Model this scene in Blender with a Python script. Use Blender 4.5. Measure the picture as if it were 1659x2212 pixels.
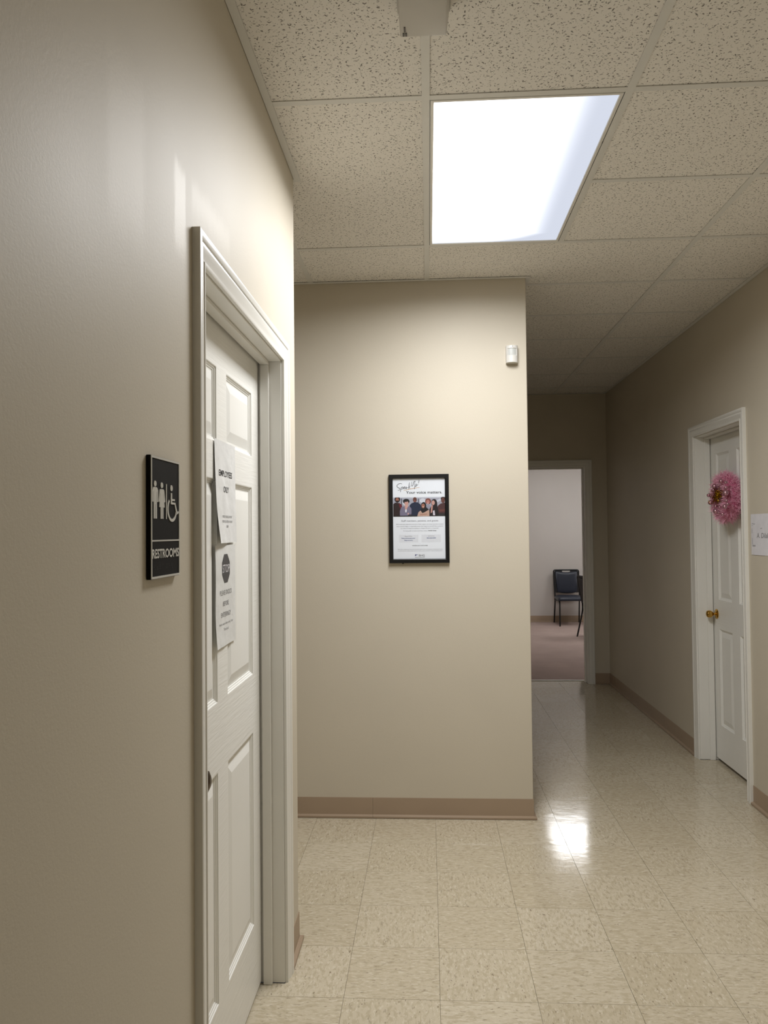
import bpy, bmesh, math, random
from mathutils import Vector, Matrix
random.seed(7)
S = bpy.context.scene
COL = S.collection
for o in list(bpy.data.objects): bpy.data.objects.remove(o)

# ------------------------------------------------------------------ camera
H = 1.4734                       # lens height above the floor
F_PX = 1671.24                   # focal length in pixels of the 1659x2212 frame
YAW, PITCH, ROLL = -0.05715, 0.02537, -0.01013
cam = bpy.data.cameras.new('camera'); camo = bpy.data.objects.new('camera', cam); COL.objects.link(camo)
cam.sensor_fit = 'VERTICAL'; cam.sensor_height = 36.0; cam.sensor_width = 27.0
cam.lens = F_PX / 2212 * 36.0; cam.clip_start = 0.02; cam.clip_end = 60
fwd = Vector((math.sin(YAW)*math.cos(PITCH), math.cos(YAW)*math.cos(PITCH), math.sin(PITCH)))
rgt = Vector((math.cos(YAW), -math.sin(YAW), 0)); up = rgt.cross(fwd)
r2 = math.cos(ROLL)*rgt + math.sin(ROLL)*up; u2 = -math.sin(ROLL)*rgt + math.cos(ROLL)*up
camo.matrix_world = Matrix(((r2.x, u2.x, -fwd.x, 0), (r2.y, u2.y, -fwd.y, 0), (r2.z, u2.z, -fwd.z, H), (0, 0, 0, 1)))
S.camera = camo
# ------------------------------------------------------------------ world, exposure, light levels
w = bpy.data.worlds.new('world'); S.world = w; w.use_nodes = True
w.node_tree.nodes['Background'].inputs[0].default_value = (0.02, 0.02, 0.022, 1)
w.node_tree.nodes['Background'].inputs[1].default_value = 1.0
S.view_settings.view_transform = 'Standard'; S.view_settings.look = 'None'
S.view_settings.gamma = 1.0; S.view_settings.use_curve_mapping = False
S.view_settings.exposure = 0.05
LAMP = 37.0                      # watts of the tubes in the hall troffer
LAMP_SPREAD = 167                # beam of the prismatic lens, degrees
LAMP_GLOW = 1.6                  # radiance of the hall lens itself
LAMP_FAR = 9.5                   # radiance of the troffers in the far room
LAMP_FILL = 0.8                  # radiance of an unseen fill troffer added behind the camera

# ------------------------------------------------------------------ dimensions (metres)
ZC = 2.782                       # ceiling grid
XL, YL = -0.485, 2.81            # left wall face and its end corner
XR = 1.715                       # right wall face
YF, XF = 4.02, 0.518             # front wall face and its right corner
YE = 7.53; YE2 = 7.68            # end wall
YB = -2.6                        # wall behind the camera
XS = -2.4                        # end of the side passage
FT = 0.3048
RX0, RX1, YR1 = 0.55, 3.9, 12.52 # far room
ZR = 2.76

# ------------------------------------------------------------------ helpers
def srgb(r, g, b):
    f = lambda c: c/12.92 if c <= 0.04045 else ((c+0.055)/1.055)**2.4
    return (f(r/255), f(g/255), f(b/255), 1)
def link(o, parent=None):
    COL.objects.link(o)
    if parent: o.parent = parent
    return o
def mesh(name, verts, faces, mat, parent=None, smooth=False, recalc=True, bevel=0, mats=None, fm=None):
    bm = bmesh.new()
    vs = [bm.verts.new(v) for v in verts]
    for i, f in enumerate(faces):
        try:
            nf = bm.faces.new([vs[k] for k in f])
            if fm: nf.material_index = fm[i]
        except ValueError: pass
    return finish(name, bm, mat, parent, smooth, recalc, bevel, mats)
def finish(name, bm, mat, parent=None, smooth=False, recalc=True, bevel=0, mats=None):
    if recalc: bmesh.ops.recalc_face_normals(bm, faces=bm.faces[:])
    if bevel:
        es = [e for e in bm.edges if len(e.link_faces) == 2 and e.calc_face_angle(0) > 0.6]
        bmesh.ops.bevel(bm, geom=es, offset=bevel, segments=2, affect='EDGES', profile=0.5)
    me = bpy.data.meshes.new(name); bm.to_mesh(me); bm.free()
    if mats:
        for m in mats: me.materials.append(m)
    else: me.materials.append(mat)
    if smooth:
        for p in me.polygons: p.use_smooth = True
        if smooth != 'all': me.set_sharp_from_angle(angle=math.radians(35))
    return link(bpy.data.objects.new(name, me), parent)
def empty(name, loc=(0, 0, 0)):
    o = bpy.data.objects.new(name, None); o.location = loc; o.empty_display_size = 0.05
    return link(o)
def tag(o, label, cat, kind=None, group=None):
    o['label'] = label; o['category'] = cat
    if kind: o['kind'] = kind
    if group: o['group'] = group
    return o
def child(o, root):               # parent while keeping world-space vertices
    o.parent = root; o.matrix_parent_inverse = Matrix.Translation(root.location).inverted(); return o
def boxv(x0, x1, y0, y1, z0, z1):
    v = [(x, y, z) for x in (x0, x1) for y in (y0, y1) for z in (z0, z1)]
    f = [(0, 1, 3, 2), (4, 6, 7, 5), (0, 4, 5, 1), (2, 3, 7, 6), (0, 2, 6, 4), (1, 5, 7, 3)]
    return v, f
def box(name, x0, x1, y0, y1, z0, z1, mat, parent=None, bevel=0, smooth=False):
    v, f = boxv(x0, x1, y0, y1, z0, z1)
    return mesh(name, v, f, mat, parent, bevel=bevel, smooth=smooth)
def plate_bm(rect, holes, c0, c1, mp):
    """rectangle (a0,a1,b0,b1) minus rectangles, from c0 to c1, mapped by mp(a,b,c)"""
    a0, a1, b0, b1 = rect
    A = sorted({a0, a1} | {x for h in holes for x in h[:2] if a0 < x < a1})
    B = sorted({b0, b1} | {x for h in holes for x in h[2:] if b0 < x < b1})
    keep = set()
    for i in range(len(A)-1):
        for j in range(len(B)-1):
            ca, cb = (A[i]+A[i+1])/2, (B[j]+B[j+1])/2
            if not any(h[0] < ca < h[1] and h[2] < cb < h[3] for h in holes): keep.add((i, j))
    bm = bmesh.new(); cache = {}
    def V(i, j, k):
        if (i, j, k) not in cache: cache[(i, j, k)] = bm.verts.new(mp(A[i], B[j], (c0, c1)[k]))
        return cache[(i, j, k)]
    for (i, j) in keep:
        for k in (0, 1): bm.faces.new([V(i, j, k), V(i+1, j, k), V(i+1, j+1, k), V(i, j+1, k)])
        for di, dj, p, q in ((-1, 0, (i, j), (i, j+1)), (1, 0, (i+1, j), (i+1, j+1)), (0, -1, (i, j), (i+1, j)), (0, 1, (i, j+1), (i+1, j+1))):
            if (i+di, j+dj) not in keep: bm.faces.new([V(*p, 0), V(*q, 0), V(*q, 1), V(*p, 1)])
    bmesh.ops.dissolve_limit(bm, angle_limit=0.01, verts=bm.verts[:], edges=bm.edges[:])
    return bm, bool(keep)
def sweep(name, pts, profile, mp, mat, parent=None, closed=False, smooth=True, side=1):
    """profile [(out, c)] swept along a 2-D polyline with mitred corners; mp(a,b,c)"""
    n = len(pts); P = [Vector(p) for p in pts]; nor = []
    seg = [(P[(i+1) % n]-P[i]).normalized() for i in range(n if closed else n-1)]
    for i in range(n):
        if closed: s0, s1 = seg[i-1], seg[i]
        else: s0, s1 = seg[max(i-1, 0)], seg[min(i, n-2)]
        n0, n1 = Vector((-s0.y, s0.x))*side, Vector((-s1.y, s1.x))*side
        m = (n0+n1).normalized(); nor.append(m / max(0.2, m.dot(n0)))
    verts, faces, k = [], [], len(profile)
    for i in range(n):
        for (u, c) in profile:
            q = P[i] + nor[i]*u; verts.append(mp(q.x, q.y, c))
    for i in range(n if closed else n-1):
        a, b = i*k, ((i+1) % n)*k
        for j in range(k): faces.append((a+j, a+(j+1) % k, b+(j+1) % k, b+j))
    if not closed: faces += [tuple(range(k)), tuple(range((n-1)*k, n*k))]
    return mesh(name, verts, faces, mat, parent, smooth=smooth)
def lathe(name, prof, axis, origin, mat, parent=None, n=28):
    """prof [(r, h)] about an axis vector"""
    ax = Vector(axis).normalized(); t = ax.orthogonal().normalized(); b = ax.cross(t); o = Vector(origin)
    verts, faces, k = [], [], len(prof)
    for i in range(n):
        a = 2*math.pi*i/n
        for r, h in prof: verts.append(o + ax*h + (t*math.cos(a)+b*math.sin(a))*r)
    for i in range(n):
        for j in range(k-1): faces.append((i*k+j, i*k+j+1, ((i+1) % n)*k+j+1, ((i+1) % n)*k+j))
    faces += [tuple(i*k for i in range(n)), tuple(i*k+k-1 for i in range(n))]
    return mesh(name, verts, faces, mat, parent, smooth=True)
def fillet(pts, r, n=6):
    out = [Vector(pts[0])]
    for i in range(1, len(pts)-1):
        p0, p, p1 = Vector(pts[i-1]), Vector(pts[i]), Vector(pts[i+1])
        d0, d1 = (p0-p), (p1-p); rr = min(r, d0.length*.45, d1.length*.45)
        a, b = p+d0.normalized()*rr, p+d1.normalized()*rr
        for k in range(n+1):
            t = k/n; out.append((1-t)**2*a + 2*t*(1-t)*p + t*t*b)
    return out + [Vector(pts[-1])]
def tube(name, pts, r, mat, parent=None, n=10):
    pts = [Vector(p) for p in pts]; verts, faces = [], []; prev = None
    for i, p in enumerate(pts):
        d = (pts[min(i+1, len(pts)-1)] - pts[max(i-1, 0)]).normalized()
        if prev is None: t = d.orthogonal().normalized()
        else: t = (prev - d*prev.dot(d)).normalized()
        prev = t; b = d.cross(t)
        for k in range(n):
            a = 2*math.pi*k/n; verts.append(p + (t*math.cos(a)+b*math.sin(a))*r)
    for i in range(len(pts)-1):
        for k in range(n): faces.append((i*n+k, i*n+(k+1) % n, (i+1)*n+(k+1) % n, (i+1)*n+k))
    faces += [tuple(range(n)), tuple(range((len(pts)-1)*n, len(pts)*n))]
    return mesh(name, verts, faces, mat, parent, smooth=True)
_txt = {}
def text2d(s, bold=0.0, shear=0.0):
    """flat lettering as 2-D vertices and faces, normalised to width 1 x cap height 1"""
    key = (s, bold, shear)
    if key in _txt: return _txt[key]
    cu = bpy.data.curves.new('t', 'FONT'); cu.body = s; cu.size = 1; cu.offset = bold; cu.shear = shear; cu.resolution_u = 3; cu.fill_mode = 'FRONT'
    o = bpy.data.objects.new('t', cu); COL.objects.link(o)
    dg = bpy.context.evaluated_depsgraph_get(); me = bpy.data.meshes.new_from_object(o.evaluated_get(dg))
    vs = [(v.co.x, v.co.y) for v in me.vertices]; fs = [tuple(p.vertices) for p in me.polygons]
    bpy.data.objects.remove(o); bpy.data.curves.remove(cu); bpy.data.meshes.remove(me)
    x0, x1 = min(v[0] for v in vs), max(v[0] for v in vs)
    cap = 0.729
    _txt[key] = ([((x-x0)/(x1-x0), y/cap) for x, y in vs], fs)
    return _txt[key]
def lettering(s, u0, u1, base, cap, mp, mat, parent, bold=0.0, shear=0.0, name='lettering', rise=0.0):
    vs, fs = text2d(s, bold, shear)
    o = mesh(name, [mp(u0+x*(u1-u0), base+y*cap+rise*x) for x, y in vs], fs, mat, None, recalc=False)
    if parent: child(o, parent)
    return o
# ------------------------------------------------------------------ materials
def new_mat(name):
    m = bpy.data.materials.new(name); m.use_nodes = True
    return m, m.node_tree, m.node_tree.nodes['Principled BSDF']
def nd(nt, t, **kw):
    n = nt.nodes.new(t)
    for k, v in kw.items(): setattr(n, k, v)
    return n
def math_n(nt, op, a, b=None, clamp=False):
    n = nd(nt, 'ShaderNodeMath', operation=op, use_clamp=clamp)
    for i, v in enumerate((a, b)):
        if v is None: continue
        if isinstance(v, (int, float)): n.inputs[i].default_value = v
        else: nt.links.new(v, n.inputs[i])
    return n.outputs[0]
def mixc(nt, fac, a, b):
    n = nd(nt, 'ShaderNodeMix', data_type='RGBA')
    for i, v in ((0, fac), (6, a), (7, b)):
        if isinstance(v, (int, float, tuple)): n.inputs[i].default_value = v
        else: nt.links.new(v, n.inputs[i])
    return n.outputs[2]
def mrange(nt, v, a, b, c, d):
    n = nd(nt, 'ShaderNodeMapRange'); nt.links.new(v, n.inputs[0])
    for i, x in enumerate((a, b, c, d)): n.inputs[i+1].default_value = x
    return n.outputs[0]
def coords(nt, scale=(1, 1, 1), random_shift=False, kind='Object'):
    tc = nd(nt, 'ShaderNodeTexCoord'); mp = nd(nt, 'ShaderNodeMapping'); mp.inputs['Scale'].default_value = scale
    src = tc.outputs[kind]
    if random_shift:
        oi = nd(nt, 'ShaderNodeObjectInfo'); va = nd(nt, 'ShaderNodeVectorMath', operation='ADD')
        k = math_n(nt, 'MULTIPLY', oi.outputs['Random'], 37.0)
        nt.links.new(src, va.inputs[0]); nt.links.new(k, va.inputs[1]); src = va.outputs[0]
    nt.links.new(src, mp.inputs['Vector']); return mp.outputs[0]
def noise(nt, vec, scale, detail=3, rough=0.55, out=0):
    n = nd(nt, 'ShaderNodeTexNoise'); n.inputs['Scale'].default_value = scale; n.inputs['Detail'].default_value = detail
    n.inputs['Roughness'].default_value = rough; nt.links.new(vec, n.inputs['Vector']); return n.outputs[out]
def bump(nt, b, h, strength, dist):
    n = nd(nt, 'ShaderNodeBump'); n.inputs['Strength'].default_value = strength; n.inputs['Distance'].default_value = dist
    nt.links.new(h, n.inputs['Height']); nt.links.new(n.outputs[0], b.inputs['Normal'])
def plain(name, col, rough=0.5, metal=0.0, spec=0.5, var=0.04, scale=20, bstr=0.0, bscale=200, coat=0.0):
    m, nt, b = new_mat(name); v = coords(nt)
    n = noise(nt, v, scale, 1)
    c2 = tuple(max(0, c*(1-2*var)) for c in col[:3]) + (1,)
    nt.links.new(mixc(nt, n, col, c2), b.inputs['Base Color'])
    b.inputs['Roughness'].default_value = rough; b.inputs['Metallic'].default_value = metal
    b.inputs['Specular IOR Level'].default_value = spec; b.inputs['Coat Weight'].default_value = coat
    if bstr: bump(nt, b, noise(nt, v, bscale, 2), bstr, 0.001)
    return m
def wall_paint(name, col, rough, touch=None):
    m, nt, b = new_mat(name); v = coords(nt)
    big = noise(nt, v, 1.3, 2); c2 = tuple(c*0.955 for c in col[:3])+(1,)
    base = mixc(nt, mrange(nt, big, .35, .65, 0, 1), col, c2)
    r = mrange(nt, big, .3, .7, rough-.02, rough+.03)
    if touch:                    # brushed touch-up paint above the door: shinier, sheen also put into the colour
        sx = nd(nt, 'ShaderNodeSeparateXYZ'); nt.links.new(v, sx.inputs[0]); wob = noise(nt, coords(nt, (1, 26, 7)), 3.0, 3)
        mask = None
        for (y0, y1, z0, z1, soft, slope, amt) in touch:
            y = math_n(nt, 'ADD', math_n(nt, 'ADD', sx.outputs[1], math_n(nt, 'MULTIPLY', math_n(nt, 'SUBTRACT', wob, .5), .03)), math_n(nt, 'MULTIPLY', sx.outputs[2], slope))
            z = math_n(nt, 'ADD', sx.outputs[2], math_n(nt, 'MULTIPLY', math_n(nt, 'SUBTRACT', wob, .5), .05))
            q = math_n(nt, 'MULTIPLY', math_n(nt, 'MULTIPLY', mrange(nt, y, y0-soft, y0+soft, 0, 1), mrange(nt, y, y1+soft, y1-soft, 0, 1)),
                       math_n(nt, 'MULTIPLY', mrange(nt, z, z0-soft*3, z0+soft*3, 0, amt), mrange(nt, z, z1+soft*2, z1-soft*2, 0, 1)))
            mask = q if mask is None else math_n(nt, 'MAXIMUM', mask, q)
        base = mixc(nt, math_n(nt, 'MULTIPLY', mask, .6), base, tuple(min(.9, c*1.16) for c in col[:3])+(1,))
        r = math_n(nt, 'SUBTRACT', r, math_n(nt, 'MULTIPLY', mask, .05))
    nt.links.new(base, b.inputs['Base Color']); nt.links.new(r, b.inputs['Roughness'])
    b.inputs['Specular IOR Level'].default_value = 0.5
    h = noise(nt, v, 130, 2, .75)
    bump(nt, b, h, 0.22, 0.0012)
    return m
M = {}
PAINT = srgb(207, 198, 180)
M['wall'] = wall_paint('beige wall paint', PAINT, 0.54)
M['wall_left'] = wall_paint('beige eggshell wall paint with touch ups', PAINT, 0.54,
    [(1.462, 1.530, 2.03, 2.205, .006, 0.0, 1.0), (1.575, 1.88, 2.155, 2.215, .008, 0.0, .6), (1.15, 1.30, 1.97, 2.25, .012, 0.0, .35)])
M['wall_far'] = wall_paint('pale far room wall paint', srgb(206, 200, 193), 0.55)
M['white'] = plain('white semi gloss trim paint', srgb(238, 236, 229), 0.34, var=.02, scale=8, bstr=.05, bscale=90)
M['jamb'] = M['white']
def door_mat():
    m, nt, b = new_mat('white moulded door skin with wood grain')
    v = coords(nt, (1, 3.0, 60)); n = noise(nt, v, 3.2, 4, .6); wv = noise(nt, coords(nt, (1, 1.2, 24)), 4, 2)
    nt.links.new(mixc(nt, noise(nt, coords(nt), 5), srgb(244, 243, 238), srgb(239, 238, 232)), b.inputs['Base Color'])
    b.inputs['Roughness'].default_value = 0.36
    bump(nt, b, math_n(nt, 'ADD', n, wv), 0.55, 0.0012); return m
M['door'] = door_mat()
def panel_mat():
    m, nt, b = new_mat('white moulded door panel skin'); v = coords(nt, (1, 60, 3.0)); n = noise(nt, v, 3.2, 4, .6)
    nt.links.new(mixc(nt, noise(nt, coords(nt), 5), srgb(244, 243, 238), srgb(239, 238, 232)), b.inputs['Base Color'])
    b.inputs['Roughness'].default_value = 0.36; bump(nt, b, n, 0.12, 0.001); return m
M['panel'] = panel_mat()
def vct(name, sc):
    m, nt, b = new_mat(name); v = coords(nt, sc, True); vi = coords(nt, (1, 1, 1), True)
    oi = nd(nt, 'ShaderNodeObjectInfo')
    lo, hi = srgb(193, 181, 157), srgb(202, 191, 169)
    base = mixc(nt, oi.outputs['Random'], lo, hi)
    a = noise(nt, v, 62, 3, .6); base = mixc(nt, mrange(nt, a, .46, .60, 0, .7), base, srgb(180, 167, 141))
    a2 = noise(nt, v, 80, 2, .6, 0); base = mixc(nt, mrange(nt, a2, .57, .66, 0, .7), base, srgb(213, 204, 184))
    vd = nd(nt, 'ShaderNodeVectorMath', operation='ADD'); vd.inputs[1].default_value = (5.3, 2.1, 0); nt.links.new(v, vd.inputs[0])
    a3 = noise(nt, vd.outputs[0], 95, 1, .5); base = mixc(nt, mrange(nt, a3, .70, .76, 0, .75), base, srgb(128, 114, 94))
    a4 = noise(nt, vd.outputs[0], 70, 2, .5); base = mixc(nt, mrange(nt, a4, .62, .70, 0, .55), base, srgb(152, 140, 118))
    nt.links.new(base, b.inputs['Base Color'])
    g = coords(nt, (1, 1, 1), False, 'Object')
    rr = mrange(nt, noise(nt, vi, 6, 4), .3, .7, .09, .13); nt.links.new(rr, b.inputs['Roughness'])
    b.inputs['Specular IOR Level'].default_value = 0.5
    h = math_n(nt, 'ADD', noise(nt, coords(nt, (1, 1.6, 1), True), 11, 2), math_n(nt, 'MULTIPLY', noise(nt, vi, 90, 2), .04))
    bump(nt, b, h, 0.11, 0.003); return m
M['vct_a'] = vct('beige flecked vinyl tile grain across', (0.55, 1.4, 1))
M['vct_b'] = vct('beige flecked vinyl tile grain along', (1.35, 0.55, 1))
M['joint'] = plain('floor joint dirt', srgb(134, 121, 100), .7)
def fissured():
    m, nt, b = new_mat('fissured acoustic ceiling tile')
    v0 = coords(nt, (1, 1, 1), True)
    wob = nd(nt, 'ShaderNodeTexNoise'); wob.inputs['Scale'].default_value = 160; nt.links.new(v0, wob.inputs['Vector'])
    sub = nd(nt, 'ShaderNodeVectorMath', operation='SUBTRACT'); nt.links.new(wob.outputs['Color'], sub.inputs[0]); sub.inputs[1].default_value = (.5, .5, .5)
    scl = nd(nt, 'ShaderNodeVectorMath', operation='SCALE'); nt.links.new(sub.outputs[0], scl.inputs[0]); scl.inputs['Scale'].default_value = .005
    addv = nd(nt, 'ShaderNodeVectorMath', operation='ADD'); nt.links.new(v0, addv.inputs[0]); nt.links.new(scl.outputs[0], addv.inputs[1])
    v = addv.outputs[0]
    def layer(scale, a, bb, keep, shift):
        sh = nd(nt, 'ShaderNodeVectorMath', operation='ADD'); nt.links.new(v, sh.inputs[0]); sh.inputs[1].default_value = shift
        vo = nd(nt, 'ShaderNodeTexVoronoi', voronoi_dimensions='2D', feature='F1'); vo.inputs['Scale'].default_value = scale
        nt.links.new(sh.outputs[0], vo.inputs['Vector'])
        df = nd(nt, 'ShaderNodeVectorMath', operation='SUBTRACT'); nt.links.new(sh.outputs[0], df.inputs[0]); nt.links.new(vo.outputs['Position'], df.inputs[1])
        sc = nd(nt, 'ShaderNodeSeparateColor'); nt.links.new(vo.outputs['Color'], sc.inputs[0])
        ro = nd(nt, 'ShaderNodeVectorRotate', rotation_type='Z_AXIS'); nt.links.new(df.outputs[0], ro.inputs['Vector'])
        nt.links.new(math_n(nt, 'MULTIPLY', sc.outputs[0], 6.283), ro.inputs['Angle'])
        sx = nd(nt, 'ShaderNodeSeparateXYZ'); nt.links.new(ro.outputs[0], sx.inputs[0])
        size = mrange(nt, sc.outputs[1], 0, 1, .45, 1.25)
        X = math_n(nt, 'DIVIDE', math_n(nt, 'DIVIDE', sx.outputs[0], a), size); Y = math_n(nt, 'DIVIDE', math_n(nt, 'DIVIDE', sx.outputs[1], bb), size)
        d = math_n(nt, 'SQRT', math_n(nt, 'ADD', math_n(nt, 'MULTIPLY', X, X), math_n(nt, 'MULTIPLY', Y, Y)))
        k = math_n(nt, 'LESS_THAN', sc.outputs[2], keep)
        return math_n(nt, 'MULTIPLY', mrange(nt, d, .75, 1.1, 1, 0), k)
    l1 = layer(60, .0044, .0017, .72, (0, 0, 0)); l2 = layer(120, .0022, .0010, .5, (3.3, 1.7, 0)); l3 = layer(85, .0036, .0014, .42, (7.3, 4.7, 0))
    mk = math_n(nt, 'MAXIMUM', math_n(nt, 'MAXIMUM', l1, math_n(nt, 'MULTIPLY', l3, .75)), math_n(nt, 'MULTIPLY', l2, .6))
    base = mixc(nt, noise(nt, v0, 40), srgb(243, 240, 234), srgb(238, 234, 227))
    nt.links.new(mixc(nt, math_n(nt, 'MULTIPLY', mk, .82), base, srgb(82, 76, 68)), b.inputs['Base Color'])
    b.inputs['Roughness'].default_value = .85; b.inputs['Specular IOR Level'].default_value = .2
    bump(nt, b, noise(nt, v0, 240, 2), .3, .0012); return m
M['acoustic'] = fissured()
M['grid'] = plain('painted steel ceiling grid', srgb(228, 227, 222), .45, var=.02)
M['base'] = plain('tan vinyl cove base', srgb(166, 145, 122), .42, var=.06, scale=5)
M['deck'] = plain('grey ceiling deck', srgb(90, 88, 84), .9)
def carpet():
    m, nt, b = new_mat('mauve brown loop carpet'); v = coords(nt)
    n = noise(nt, v, 320, 2); n2 = noise(nt, v, 3, 4)
    c = mixc(nt, n, srgb(166, 146, 138), srgb(190, 170, 161)); nt.links.new(mixc(nt, mrange(nt, n2, .35, .65, 0, .4), c, srgb(160, 141, 133)), b.inputs['Base Color'])
    b.inputs['Roughness'].default_value = .95; b.inputs['Specular IOR Level'].default_value = .1; bump(nt, b, n, .6, .004); return m
M['carpet'] = carpet()
M['metal'] = plain('brushed aluminium strip', srgb(200, 198, 190), .3, metal=1.0)
M['brass'] = plain('polished brass', srgb(206, 164, 84), .16, metal=1.0, var=.05)
M['bronze'] = plain('dark bronze knob metal', srgb(84, 68, 54), .3, metal=1.0)
M['black_frame'] = plain('black picture frame lacquer', srgb(14, 14, 15), .35)
M['sign_black'] = plain('black satin sign plastic', srgb(20, 19, 19), .6, spec=.12, bstr=.1, bscale=400)
M['sign_white'] = plain('off white raised sign plastic', srgb(208, 206, 198), .4)
M['braille'] = plain('black braille dots', srgb(16, 15, 15), .3)
M['ink'] = plain('black printing ink', srgb(28, 27, 32), .6)
M['ink_grey'] = plain('grey printing ink', srgb(120, 120, 126), .6)
M['ink_soft'] = plain('faded grey toner', srgb(132, 130, 132), .6)
M['ink_dark'] = plain('dark toner', srgb(70, 68, 70), .6)
M['ink_pale'] = plain('pale grey printing ink', srgb(204, 208, 214), .6)
M['ink_blue'] = plain('blue printing ink', srgb(44, 76, 140), .6)
M['ink_orange'] = plain('orange printing ink', srgb(206, 160, 104), .6)
M['print'] = plain('white poster paper', srgb(239, 244, 251), .5, var=.01)
M['board'] = plain('grey backing board', srgb(120, 128, 122), .7)
def paper(name, col, amt):
    m, nt, b = new_mat(name); v = coords(nt)
    n = noise(nt, v, 22, 4); nt.links.new(mixc(nt, mrange(nt, n, .35, .7, 0, 1), col, tuple(c*.93 for c in col[:3])+(1,)), b.inputs['Base Color'])
    b.inputs['Roughness'].default_value = .6; bump(nt, b, noise(nt, v, 16, 3), amt, .01)
    return m
M['paper'] = paper('creased white copy paper', srgb(232, 232, 230), .35)
M['paper_flat'] = paper('white copy paper', srgb(226, 224, 228), .1)
def clear(name, rough, tint=(1, 1, 1, 1), w=1.0):
    m, nt, b = new_mat(name); nt.nodes.remove(b)
    t = nd(nt, 'ShaderNodeBsdfTransparent'); g = nd(nt, 'ShaderNodeBsdfGlossy'); mx = nd(nt, 'ShaderNodeMixShader'); lw = nd(nt, 'ShaderNodeLayerWeight')
    t.inputs[0].default_value = tint; g.inputs['Roughness'].default_value = rough; lw.inputs['Blend'].default_value = .5
    fr = math_n(nt, 'ADD', .04, math_n(nt, 'MULTIPLY', math_n(nt, 'POWER', lw.outputs['Facing'], 4.0), .5))
    n = noise(nt, coords(nt), 9, 2)
    nt.links.new(math_n(nt, 'MULTIPLY', math_n(nt, 'MULTIPLY', fr, w), mrange(nt, n, 0, 1, .9, 1.1)), mx.inputs[0])
    nt.links.new(t.outputs[0], mx.inputs[1]); nt.links.new(g.outputs[0], mx.inputs[2])
    nt.links.new(mx.outputs[0], nt.nodes['Material Output'].inputs[0]); return m
M['glass'] = clear('clear picture glazing', .05, w=.8)
M['sleeve'] = clear('clear plastic sheet protector', .3, (.98, .98, .975, 1), .12)
M['plastic'] = plain('white moulded plastic', srgb(222, 220, 214), .4, var=.02)
M['lens_pir'] = plain('frosted sensor lens', srgb(196, 198, 194), .45, var=.02)
M['dark'] = plain('dark indicator', srgb(60, 60, 62), .4)
M['box_white'] = plain('aged white plastic housing', srgb(198, 194, 186), .4, var=.02)
M['slot'] = plain('grey indicator slot', srgb(96, 92, 88), .4)
M['vinyl'] = plain('black blue padded vinyl', srgb(40, 45, 58), .38, var=.1, scale=12, bstr=.2, bscale=60)
M['vinyl_back'] = plain('black vinyl chair back', srgb(30, 29, 30), .42, var=.1, bstr=.2, bscale=80)
M['chair_metal'] = plain('black powder coated steel tube', srgb(14, 14, 15), .36)
M['foil'] = plain('gold foil strips', srgb(196, 150, 34), .24, metal=1.0, var=.25, scale=60)
M['pearl'] = plain('pearly pink bauble', srgb(206, 158, 174), .08, metal=.7, var=.03)
def tinsel(name, c1, c2):
    m, nt, b = new_mat(name); n = noise(nt, coords(nt), 120, 2)
    nt.links.new(mixc(nt, mrange(nt, n, .35, .65, 0, 1), c1, c2), b.inputs['Base Color']); b.inputs['Roughness'].default_value = .35; return m
M['tinsel'] = tinsel('pink tinsel', srgb(240, 160, 190), srgb(250, 200, 216))
M['tinsel_core'] = tinsel('deep pink tinsel core', srgb(184, 84, 122), srgb(206, 110, 146))
def lens_mat(name, level, dim, cut):
    """prismatic troffer lens: the tubes behind it lie on one side, the other edge is weakly lit"""
    m, nt, b = new_mat(name); nt.nodes.remove(b)
    tc = nd(nt, 'ShaderNodeTexCoord'); sx = nd(nt, 'ShaderNodeSeparateXYZ'); nt.links.new(tc.outputs['Object'], sx.inputs[0])
    y_end = mrange(nt, sx.outputs[1], .50, .575, 0, 1)
    k = mrange(nt, math_n(nt, 'ADD', sx.outputs[0], math_n(nt, 'MULTIPLY', y_end, .12)), cut-.07, cut+.075, 1, 0)
    k = math_n(nt, 'MULTIPLY', math_n(nt, 'MULTIPLY', k, k), mrange(nt, sx.outputs[1], .545, .59, 1, .02))
    pr = math_n(nt, 'MULTIPLY', math_n(nt, 'SINE', math_n(nt, 'MULTIPLY', math_n(nt, 'ADD', sx.outputs[0], sx.outputs[1]), 700)), math_n(nt, 'SINE', math_n(nt, 'MULTIPLY', math_n(nt, 'SUBTRACT', sx.outputs[0], sx.outputs[1]), 700)))
    st = math_n(nt, 'ADD', math_n(nt, 'MULTIPLY', k, level), math_n(nt, 'ADD', dim, math_n(nt, 'MULTIPLY', pr, dim*.09)))
    e = nd(nt, 'ShaderNodeEmission'); nt.links.new(mixc(nt, k, (.82, .87, 1, 1), (.985, .99, 1, 1)), e.inputs[0]); nt.links.new(st, e.inputs[1])
    nt.links.new(e.outputs[0], nt.nodes['Material Output'].inputs[0]); return m
M['lens'] = lens_mat('glowing prismatic lens', LAMP_GLOW, .80, .165)
M['lens_far'] = lens_mat('glowing far room lens', LAMP_FAR, .8, .5)
M['lens_fill'] = lens_mat('added rear fill lens', LAMP_FILL, .8, .5)

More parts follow.
